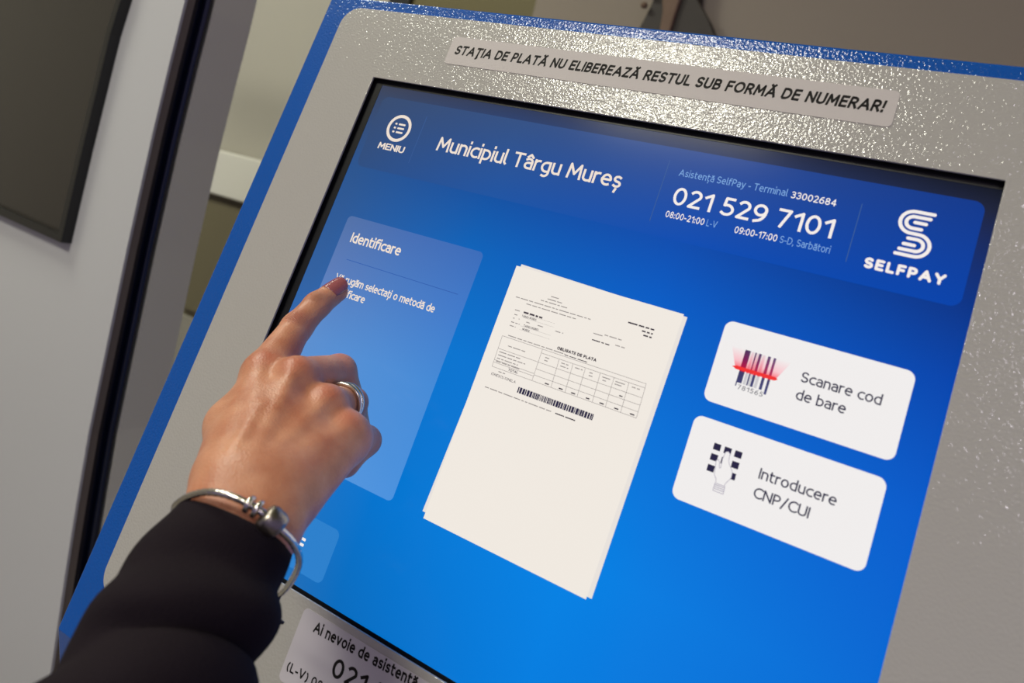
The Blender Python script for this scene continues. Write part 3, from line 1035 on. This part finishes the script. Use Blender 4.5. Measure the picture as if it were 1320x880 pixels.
# hollows between the knuckles
for a_, b_ in (('i_mcp', 'm_mcp'), ('m_mcp', 'r_mcp'), ('r_mcp', 'l_mcp')):
    c = (J[a_] + J[b_]) / 2 + nd * .010 - ax_hand * .006
    F = F + .0020 * np.exp(-((gx - c[0]) ** 2 + (gy - c[1]) ** 2 + (gz - c[2]) ** 2) / .0085 ** 2)


def ridge(a, b, amp, s):
    global F
    F = F - amp * np.exp(-(np.maximum(cone(a, b, 0, 0), 0) / s) ** 2)


# extensor tendons fan from the wrist to the knuckles, one vein crosses between them
for m, off, amp in (('i_mcp', -.005, .0006), ('m_mcp', -.001, .0010), ('r_mcp', .003, .0008), ('l_mcp', .007, .0005)):
    ridge(J[m] + nd * .0115 - ax_hand * .008, W_ + lat * off + nd * .0165 + ax_hand * .016, amp, .0040)
ridge(J['m_mcp'] + nd * .0100 - ax_hand * .030 - lat * .008, W_ + nd * .0165 - lat * .010 + ax_hand * .022, .0011, .0030)
ridge(W_ + lat * .021 + nd * .006 - ax_hand * .004, W_ + lat * .0205 + nd * .007 + ax_hand * .002, .0014, .0075)    # ulnar head

FI = chain([J['i_mcp'], J['i_pip'], J['i_dip'], J['i_tip']], [.0116, .0088, .0079, .0072], .003)
FI = smin(FI, cone(J['i_pip'] * .55 + J['i_mcp'] * .45 - nd * .003, J['i_mcp'] - nd * .004, .0080, .011), .004)
fi_ax = unit(J['i_tip'] - J['i_pip'])
nf = unit(nd - fi_ax * (nd @ fi_ax))              # dorsal side of the pointing finger


def bump(F_, c, amp, s):
    return F_ - amp * np.exp(-((gx - c[0]) ** 2 + (gy - c[1]) ** 2 + (gz - c[2]) ** 2) / s ** 2)


FI = bump(FI, J['i_pip'] + nf * .0075, .0011, .006)
lat_f = unit(np.cross(fi_ax, nf))
for dlt, am in ((-.0034, .0006), (-.0010, .0007), (.0014, .0006), (.0038, .0004)):      # knuckle creases
    c = J['i_pip'] + nf * .0100 + fi_ax * dlt
    t = np.abs((gx - c[0]) * fi_ax[0] + (gy - c[1]) * fi_ax[1] + (gz - c[2]) * fi_ax[2])
    dd = (gx - c[0]) ** 2 + (gy - c[1]) ** 2 + (gz - c[2]) ** 2
    FI = FI + am * np.exp(-(t / .0009) ** 2) * np.exp(-dd / .0062 ** 2)
c = J['i_dip'] + nf * .0083
for dlt in (-.001, .0012):
    cc = c + fi_ax * dlt
    t = np.abs((gx - cc[0]) * fi_ax[0] + (gy - cc[1]) * fi_ax[1] + (gz - cc[2]) * fi_ax[2])
    dd = (gx - cc[0]) ** 2 + (gy - cc[1]) ** 2 + (gz - cc[2]) ** 2
    FI = FI + .0004 * np.exp(-(t / .0008) ** 2) * np.exp(-dd / .005 ** 2)
F = smin(F, FI, .005)
FM = chain([J['m_mcp'], J['m_pip'], m_dip, m_tip], [.0112, .0097, .0083, .0070], .003)
FR = chain([J['r_mcp'], J['r_pip'], r_dip, r_tip], [.0106, .0090, .0078, .0066], .003)
FL = chain([J['l_mcp'], J['l_pip'], l_dip, l_tip], [.0098, .0084, .0070, .0060], .003)
FT = chain([J['t_mcp'], J['t_ip'], J['t_tip']], [.0118, .0100, .0085], .003)
fing = smin(smin(FM, FR, .0012), smin(FL, FT, .0008), .0012)
F = smin(F, fing, .0035)
del FI, FM, FR, FL, FT, fing


def surface_nets(F_, lo_, h):
    s = F_ < 0
    cs = np.zeros(tuple(d - 1 for d in s.shape), np.uint8)
    for i in (0, 1):
        for j in (0, 1):
            for k in (0, 1):
                cs += s[i:s.shape[0] - 1 + i, j:s.shape[1] - 1 + j, k:s.shape[2] - 1 + k]
    act = (cs > 0) & (cs < 8)
    idx = np.full(act.shape, -1, np.int64)
    I = np.argwhere(act)
    idx[act] = np.arange(len(I))
    acc = np.zeros((len(I), 3))
    cnt = np.zeros(len(I))
    corners = [(i, j, k) for i in (0, 1) for j in (0, 1) for k in (0, 1)]
    for a in corners:
        for ax in range(3):
            if a[ax] == 0:
                b = list(a); b[ax] = 1
                fa_ = F_[I[:, 0] + a[0], I[:, 1] + a[1], I[:, 2] + a[2]]
                fb_ = F_[I[:, 0] + b[0], I[:, 1] + b[1], I[:, 2] + b[2]]
                x = (fa_ < 0) != (fb_ < 0)
                t = np.where(x, fa_ / np.where(x, fa_ - fb_, 1), 0)
                p = np.tile(np.array(a, float), (len(I), 1))
                p[:, ax] += t
                acc[x] += p[x]
                cnt[x] += 1
    V = lo_ + h * (I + acc / cnt[:, None])
    faces = []
    for ax in range(3):
        u, w_ = [q for q in range(3) if q != ax]
        sl0 = [slice(1, -1)] * 3; sl1 = [slice(1, -1)] * 3
        sl0[ax] = slice(0, -1); sl1[ax] = slice(1, None)
        E_ = s[tuple(sl0)] != s[tuple(sl1)]
        C = np.argwhere(E_)
        C[:, u] += 1; C[:, w_] += 1
        q = []
        for du, dw in ((-1, -1), (0, -1), (0, 0), (-1, 0)):
            D = C.copy(); D[:, u] += du; D[:, w_] += dw
            q.append(idx[D[:, 0], D[:, 1], D[:, 2]])
        faces.append(np.stack(q, 1))
    return V, np.concatenate(faces)


V, Fc = surface_nets(F, lo, H)
del F

# skin
m, nt, b = nodes('skin')
tc = nt.nodes.new('ShaderNodeTexCoord')
n1 = nt.nodes.new('ShaderNodeTexNoise'); n1.inputs['Scale'].default_value = 55; n1.inputs['Detail'].default_value = 4
n2 = nt.nodes.new('ShaderNodeTexNoise'); n2.inputs['Scale'].default_value = 700; n2.inputs['Detail'].default_value = 3
vo = nt.nodes.new('ShaderNodeTexVoronoi'); vo.inputs['Scale'].default_value = 900
for q in (n1, n2, vo):
    nt.links.new(tc.outputs['Object'], q.inputs['Vector'])
cr = nt.nodes.new('ShaderNodeValToRGB')
cr.color_ramp.elements[0].position = .33; cr.color_ramp.elements[0].color = rgb(178, 112, 84)
cr.color_ramp.elements[1].position = .68; cr.color_ramp.elements[1].color = rgb(204, 146, 116)
nt.links.new(n1.outputs[0], cr.inputs[0])
prev = cr.outputs[0]
for centre, reach in ((J['i_pip'] + nf * .008, .010), (J['m_mcp'] + nd * .011, .012), (J['r_mcp'] + nd * .011, .011), (J['l_mcp'] + nd * .010, .011),
                      (J['i_mcp'] + nd * .011, .011), (J['m_pip'] + nd * .006, .014), (J['l_pip'], .014), (J['i_tip'], .013)):
    vs = nt.nodes.new('ShaderNodeVectorMath'); vs.operation = 'DISTANCE'
    nt.links.new(tc.outputs['Object'], vs.inputs[0]); vs.inputs[1].default_value = tuple(centre)
    mk = nt.nodes.new('ShaderNodeMapRange'); mk.interpolation_type = 'SMOOTHSTEP'
    mk.inputs['From Min'].default_value = reach; mk.inputs['From Max'].default_value = 0.0; mk.inputs['To Max'].default_value = .55
    nt.links.new(vs.outputs['Value'], mk.inputs['Value'])
    mx = nt.nodes.new('ShaderNodeMix'); mx.data_type = 'RGBA'
    nt.links.new(mk.outputs[0], mx.inputs[0]); nt.links.new(prev, mx.inputs[6]); mx.inputs[7].default_value = rgb(184, 98, 78)
    prev = mx.outputs[2]
nt.links.new(prev, b.inputs['Base Color'])
b.inputs['Roughness'].default_value = .42
b.inputs['Specular IOR Level'].default_value = .45
b.inputs['Subsurface Weight'].default_value = .22
b.inputs['Subsurface Radius'].default_value = (.0040, .0014, .0008)
b.inputs['Subsurface Scale'].default_value = 1.0
ad = nt.nodes.new('ShaderNodeMath'); ad.operation = 'ADD'
nt.links.new(n2.outputs[0], ad.inputs[0]); nt.links.new(vo.outputs['Distance'], ad.inputs[1])
bp = nt.nodes.new('ShaderNodeBump'); bp.inputs['Strength'].default_value = .35; bp.inputs['Distance'].default_value = .00035
nt.links.new(ad.outputs[0], bp.inputs['Height'])
last = bp
for centre, axis_, reach, period in ((J['i_pip'] + nf * .0095, fi_ax, .0075, .0019), (J['i_dip'] + nf * .008, fi_ax, .0050, .0014)):
    vs = nt.nodes.new('ShaderNodeVectorMath'); vs.operation = 'SUBTRACT'
    nt.links.new(tc.outputs['Object'], vs.inputs[0]); vs.inputs[1].default_value = tuple(centre)
    ln = nt.nodes.new('ShaderNodeVectorMath'); ln.operation = 'LENGTH'
    nt.links.new(vs.outputs[0], ln.inputs[0])
    mk = nt.nodes.new('ShaderNodeMapRange'); mk.inputs['From Min'].default_value = reach; mk.inputs['From Max'].default_value = reach * .35
    nt.links.new(ln.outputs['Value'], mk.inputs['Value'])
    dt = nt.nodes.new('ShaderNodeVectorMath'); dt.operation = 'DOT_PRODUCT'
    nt.links.new(vs.outputs[0], dt.inputs[0]); dt.inputs[1].default_value = tuple(axis_)
    wob = nt.nodes.new('ShaderNodeTexNoise'); wob.inputs['Scale'].default_value = 220
    nt.links.new(tc.outputs['Object'], wob.inputs['Vector'])
    m1 = nt.nodes.new('ShaderNodeMath'); m1.operation = 'MULTIPLY_ADD'
    nt.links.new(dt.outputs['Value'], m1.inputs[0]); m1.inputs[1].default_value = 2 * PI / period
    m2 = nt.nodes.new('ShaderNodeMath'); m2.operation = 'MULTIPLY'; m2.inputs[1].default_value = 7.0
    nt.links.new(wob.outputs[0], m2.inputs[0]); nt.links.new(m2.outputs[0], m1.inputs[2])
    sn = nt.nodes.new('ShaderNodeMath'); sn.operation = 'SINE'; nt.links.new(m1.outputs[0], sn.inputs[0])
    ab = nt.nodes.new('ShaderNodeMath'); ab.operation = 'ABSOLUTE'; nt.links.new(sn.outputs[0], ab.inputs[0])
    pw = nt.nodes.new('ShaderNodeMath'); pw.operation = 'POWER'; pw.inputs[1].default_value = .5; nt.links.new(ab.outputs[0], pw.inputs[0])
    ml = nt.nodes.new('ShaderNodeMath'); ml.operation = 'MULTIPLY'
    nt.links.new(pw.outputs[0], ml.inputs[0]); nt.links.new(mk.outputs[0], ml.inputs[1])
    b3 = nt.nodes.new('ShaderNodeBump'); b3.inputs['Strength'].default_value = .8; b3.inputs['Distance'].default_value = .0007
    nt.links.new(ml.outputs[0], b3.inputs['Height']); nt.links.new(last.outputs[0], b3.inputs['Normal'])
    last = b3
nt.links.new(last.outputs[0], b.inputs['Normal'])
M_skin = m
person = thing('person', 'person in a black sleeve pointing at the touch screen with the right index finger', 'person', (0.0976, -0.4764, 0.0))
hand = mesh_obj('body', V.tolist(), Fc.tolist(), M_skin, person, smooth=True)
sm = hand.modifiers.new('smooth', 'SMOOTH'); sm.factor = .5; sm.iterations = 2

# nail of the pointing finger
M_nail = paint('rose_nail_varnish', rgb(152, 84, 88), 0.20, spec=.6, coat=.3)
fa2 = unit(J['i_tip'] - J['i_dip'])
nfn = unit(nf - fa2 * (nf @ fa2))
sd = np.cross(fa2, nfn)
v, f = [], []
NS, NT = 14, 14
for layer, dr in ((0, .0004), (1, -.0006)):
    for j in range(NT + 1):
        t = j / NT
        for i in range(NS + 1):
            s = -1 + 2 * i / NS
            ang = s * math.radians(58) * (1 - .10 * abs(2 * t - 1) ** 3)
            r = .0073 + dr - .0005 * t - .0004 * max(0, t - .6)
            L = -.0010 + .0108 * t + (.0022 * (1 - s * s) if t > .5 else 0) * (t - .5) * 2 - (.0016 * (1 - s * s)) * (1 - t) * .6
            p = J['i_tip'] - fa2 * .0055 + fa2 * L + (nfn * math.cos(ang) + sd * math.sin(ang)) * r
            v.append(p)
K = (NS + 1) * (NT + 1)
for j in range(NT):
    for i in range(NS):
        a = j * (NS + 1) + i
        f.append((a, a + 1, a + NS + 2, a + NS + 1))
        f.append((K + a, K + a + NS + 1, K + a + NS + 2, K + a + 1))
bd = [i for i in range(NS + 1)] + [(j + 1) * (NS + 1) + NS for j in range(NT)] + [NT * (NS + 1) + i for i in range(NS - 1, -1, -1)] + [j * (NS + 1) for j in range(NT - 1, 0, -1)]
for i in range(len(bd)):
    a, c = bd[i], bd[(i + 1) % len(bd)]
    f.append((a, c, K + c, K + a))
o = mesh_obj('fingernail', v, f, M_nail, person, smooth=True)
o['label'] = 'rose varnished fingernail'

# sleeve: forearm to shoulder, soft folds near the wrist
M_sleeve = paint('black_wool_cloth', rgb(29, 22, 28), 0.9, spec=.12, bump=(900, .5, .0006), var=(40, .15))
ctrl = [(0.1262, -0.0826, 1.1256), (0.1292, -0.0940, 1.1130), (0.1336, -0.1038, 1.1024), (0.1390, -0.1170, 1.0890), (0.1490, -0.1316, 1.0780), (0.160, -0.172, 1.040), (0.180, -0.213, 0.998), (0.1900, -0.2420, 0.972), (0.180, -0.275, 0.968), (0.160, -0.330, 1.000), (0.130, -0.400, 1.070), (0.098, -0.476, 1.150), (0.088, -0.494, 1.178), (0.084, -0.502, 1.190)]
rad = [.0262, .0290, .0320, .0342, .0366, .0430, .0460, .0480, .0500, .0540, .0600, .0660, .0540, .0200]


def catmull(P, R, n):
    P = [np.array(p) for p in P]
    out, ro = [], []
    for i in range(len(P) - 1):
        p0, p1, p2, p3 = P[max(i - 1, 0)], P[i], P[i + 1], P[min(i + 2, len(P) - 1)]
        for k in range(n):
            t = k / n
            out.append(.5 * ((2 * p1) + (-p0 + p2) * t + (2 * p0 - 5 * p1 + 4 * p2 - p3) * t * t + (-p0 + 3 * p1 - 3 * p2 + p3) * t ** 3))
            ro.append(R[i] + (R[i + 1] - R[i]) * t)
    out.append(P[-1]); ro.append(R[-1])
    return out, ro


path, rr = catmull(ctrl, rad, 8)
SEG = 72
v, f = [], []
prev = lat.copy()
arc = 0
for i, (p, r) in enumerate(zip(path, rr)):
    a = path[max(i - 1, 0)]; c = path[min(i + 1, len(path) - 1)]
    T = unit(c - a)
    if i:
        arc += np.linalg.norm(p - path[i - 1])
    e1 = unit(prev - T * (prev @ T)); prev = e1
    e2 = np.cross(T, e1)
    if e2 @ nd < 0:
        e2 = -e2
    for k in range(SEG):
        t = 2 * PI * k / SEG
        env = min(1, arc / .03)
        fold = env * (.0034 * math.sin(arc * 190 + 2.2 * math.cos(t - .6)) * (0.5 + .5 * math.cos(t - 1.1)) + .0016 * math.sin(arc * 95 - 1.8 * math.sin(t)) + .0010 * math.sin(3 * t + arc * 40))
        v.append(p + (e1 * math.cos(t) + e2 * math.sin(t) * .92) * (r + fold))
nr = len(path)
for i in range(nr - 1):
    for k in range(SEG):
        k2 = (k + 1) % SEG
        f.append((i * SEG + k, i * SEG + k2, (i + 1) * SEG + k2, (i + 1) * SEG + k))
f.append(tuple(range((nr - 1) * SEG, nr * SEG)))
# turned-in cuff hem
base = len(v)
T0 = unit(path[1] - path[0])
for d_, s_ in ((-.0006, .965), (.004, .93), (.016, .90)):
    for k in range(SEG):
        q = np.array(v[k]) - path[0]
        v.append(path[0] + q * s_ + T0 * d_)
rings = [list(range(SEG))] + [list(range(base + r * SEG, base + (r + 1) * SEG)) for r in range(3)]
for r in range(3):
    for k in range(SEG):
        k2 = (k + 1) % SEG
        f.append((rings[r][k], rings[r + 1][k], rings[r + 1][k2], rings[r][k2]))
o = mesh_obj('sleeve', v, f, M_sleeve, person, smooth=True)
o['label'] = 'black wool jacket sleeve'

# ------------------------------------------------------------------ jewellery
M_silver = paint('silver', rgb(214, 208, 200), 0.22, metal=1.0)
M_silver_d = paint('worn_silver', rgb(150, 142, 134), 0.32, metal=1.0, bump=(900, .4, .0004))
M_darkcord = paint('dark_safety_chain', rgb(70, 64, 62), 0.4, metal=.8, bump=(1400, .6, .0004))
# ring: two interlaced bands round the folded ring finger
ra = unit(J['r_pip'] - J['r_mcp'])
rc = J['r_mcp'] + (J['r_pip'] - J['r_mcp']) * .60
ring = thing('ring', 'silver double band ring on the folded ring finger', 'ring', tuple(rc))
for k_, tilt in enumerate((7, -6)):
    e1 = unit(rot(lat - ra * (lat @ ra), ra, .3))
    axn = rot(ra, e1, math.radians(tilt))
    e2 = np.cross(axn, e1)
    c0 = rc + ra * (.0012 if k_ else -.0010)
    v, f = tube([c0 + (e1 * math.cos(2 * PI * i / 48) + e2 * math.sin(2 * PI * i / 48)) * .0112 for i in range(48)], .00125, 12, closed=True)
    mesh_obj('band', v, f, M_silver, ring, smooth=True)

br = [(0.0974, -0.0918, 1.1255), (0.1058, -0.0973, 1.1340), (0.1161, -0.1004, 1.1420), (0.1263, -0.1009, 1.1475), (0.1371, -0.0992, 1.1494), (0.1488, -0.0951, 1.1470), (0.1557, -0.0897, 1.1407), (0.1581, -0.0824, 1.1330), (0.1555, -0.0733, 1.1212), (0.1472, -0.0649, 1.1061), (0.1353, -0.0569, 1.0901), (0.1193, -0.0518, 1.0766), (0.1007, -0.0548, 1.0772), (0.0876, -0.0654, 1.0912), (0.0868, -0.0779, 1.1078)]


def closed_curve(P, n=10):
    P = [np.array(p) for p in P]
    N = len(P)
    out = []
    for i in range(N):
        p0, p1, p2, p3 = P[i - 1], P[i], P[(i + 1) % N], P[(i + 2) % N]
        for k in range(n):
            t = k / n
            out.append(.5 * ((2 * p1) + (-p0 + p2) * t + (2 * p0 - 5 * p1 + 4 * p2 - p3) * t * t + (-p0 + 3 * p1 - 3 * p2 + p3) * t ** 3))
    return out


bc_ = closed_curve(br)
bracelet = thing('bracelet', 'silver snake chain bracelet with charm bead round the wrist', 'bracelet', tuple(np.mean(br, axis=0)))
nb_ = len(bc_)
v, f = tube(bc_, [.0015 + .00010 * math.cos(i * 2.1) for i in range(nb_)], 14, closed=True)
mesh_obj('chain', v, f, M_silver, bracelet, smooth=True)


def bead(name, i, L, R_, mat, prof_):
    p, t = bc_[i], unit(bc_[(i + 1) % nb_] - bc_[i - 1])
    pts = [p + t * (L * (x - .5)) for x, _ in prof_]
    v, f = tube(pts, [R_ * y for _, y in prof_], 20)
    return mesh_obj(name, v, f, mat, bracelet, smooth=True)


barrel = [(0, .6), (.06, .86), (.25, 1), (.75, 1), (.94, .86), (1, .6)]
spacer = [(0, .75), (.2, 1), (.8, 1), (1, .75)]
bead('spacer_bead', 46, .0022, .0036, M_silver, spacer)
bead('spacer_bead', 49, .0022, .0038, M_silver, spacer)
bead('charm_bead', 56, .0095, .0056, M_silver_d, barrel)

# thin safety chain hanging from the clasp, ending in a small bar
ch = [(0.1353, -0.0569, 1.0901), (0.1350, -0.0572, 1.0868), (0.1355, -0.0573, 1.0826), (0.1352, -0.0578, 1.0775)]
v, f = tube(ch, .0007, 8)
mesh_obj('safety_chain', v, f, M_darkcord, bracelet, smooth=True)
v, f = tube([(0.1347, -0.0574, 1.0838), (0.1353, -0.0574, 1.0823), (0.1360, -0.0574, 1.0808)], [.0012, .0022, .0012], 12)
mesh_obj('safety_bead', v, f, M_darkcord, bracelet, smooth=True)
v, f = tube([(0.1335, -0.0582, 1.0778), (0.1365, -0.0569, 1.0776), (0.1398, -0.0555, 1.0770)], [.0009, .0013, .0007], 10)
mesh_obj('safety_bar', v, f, M_darkcord, bracelet, smooth=True)
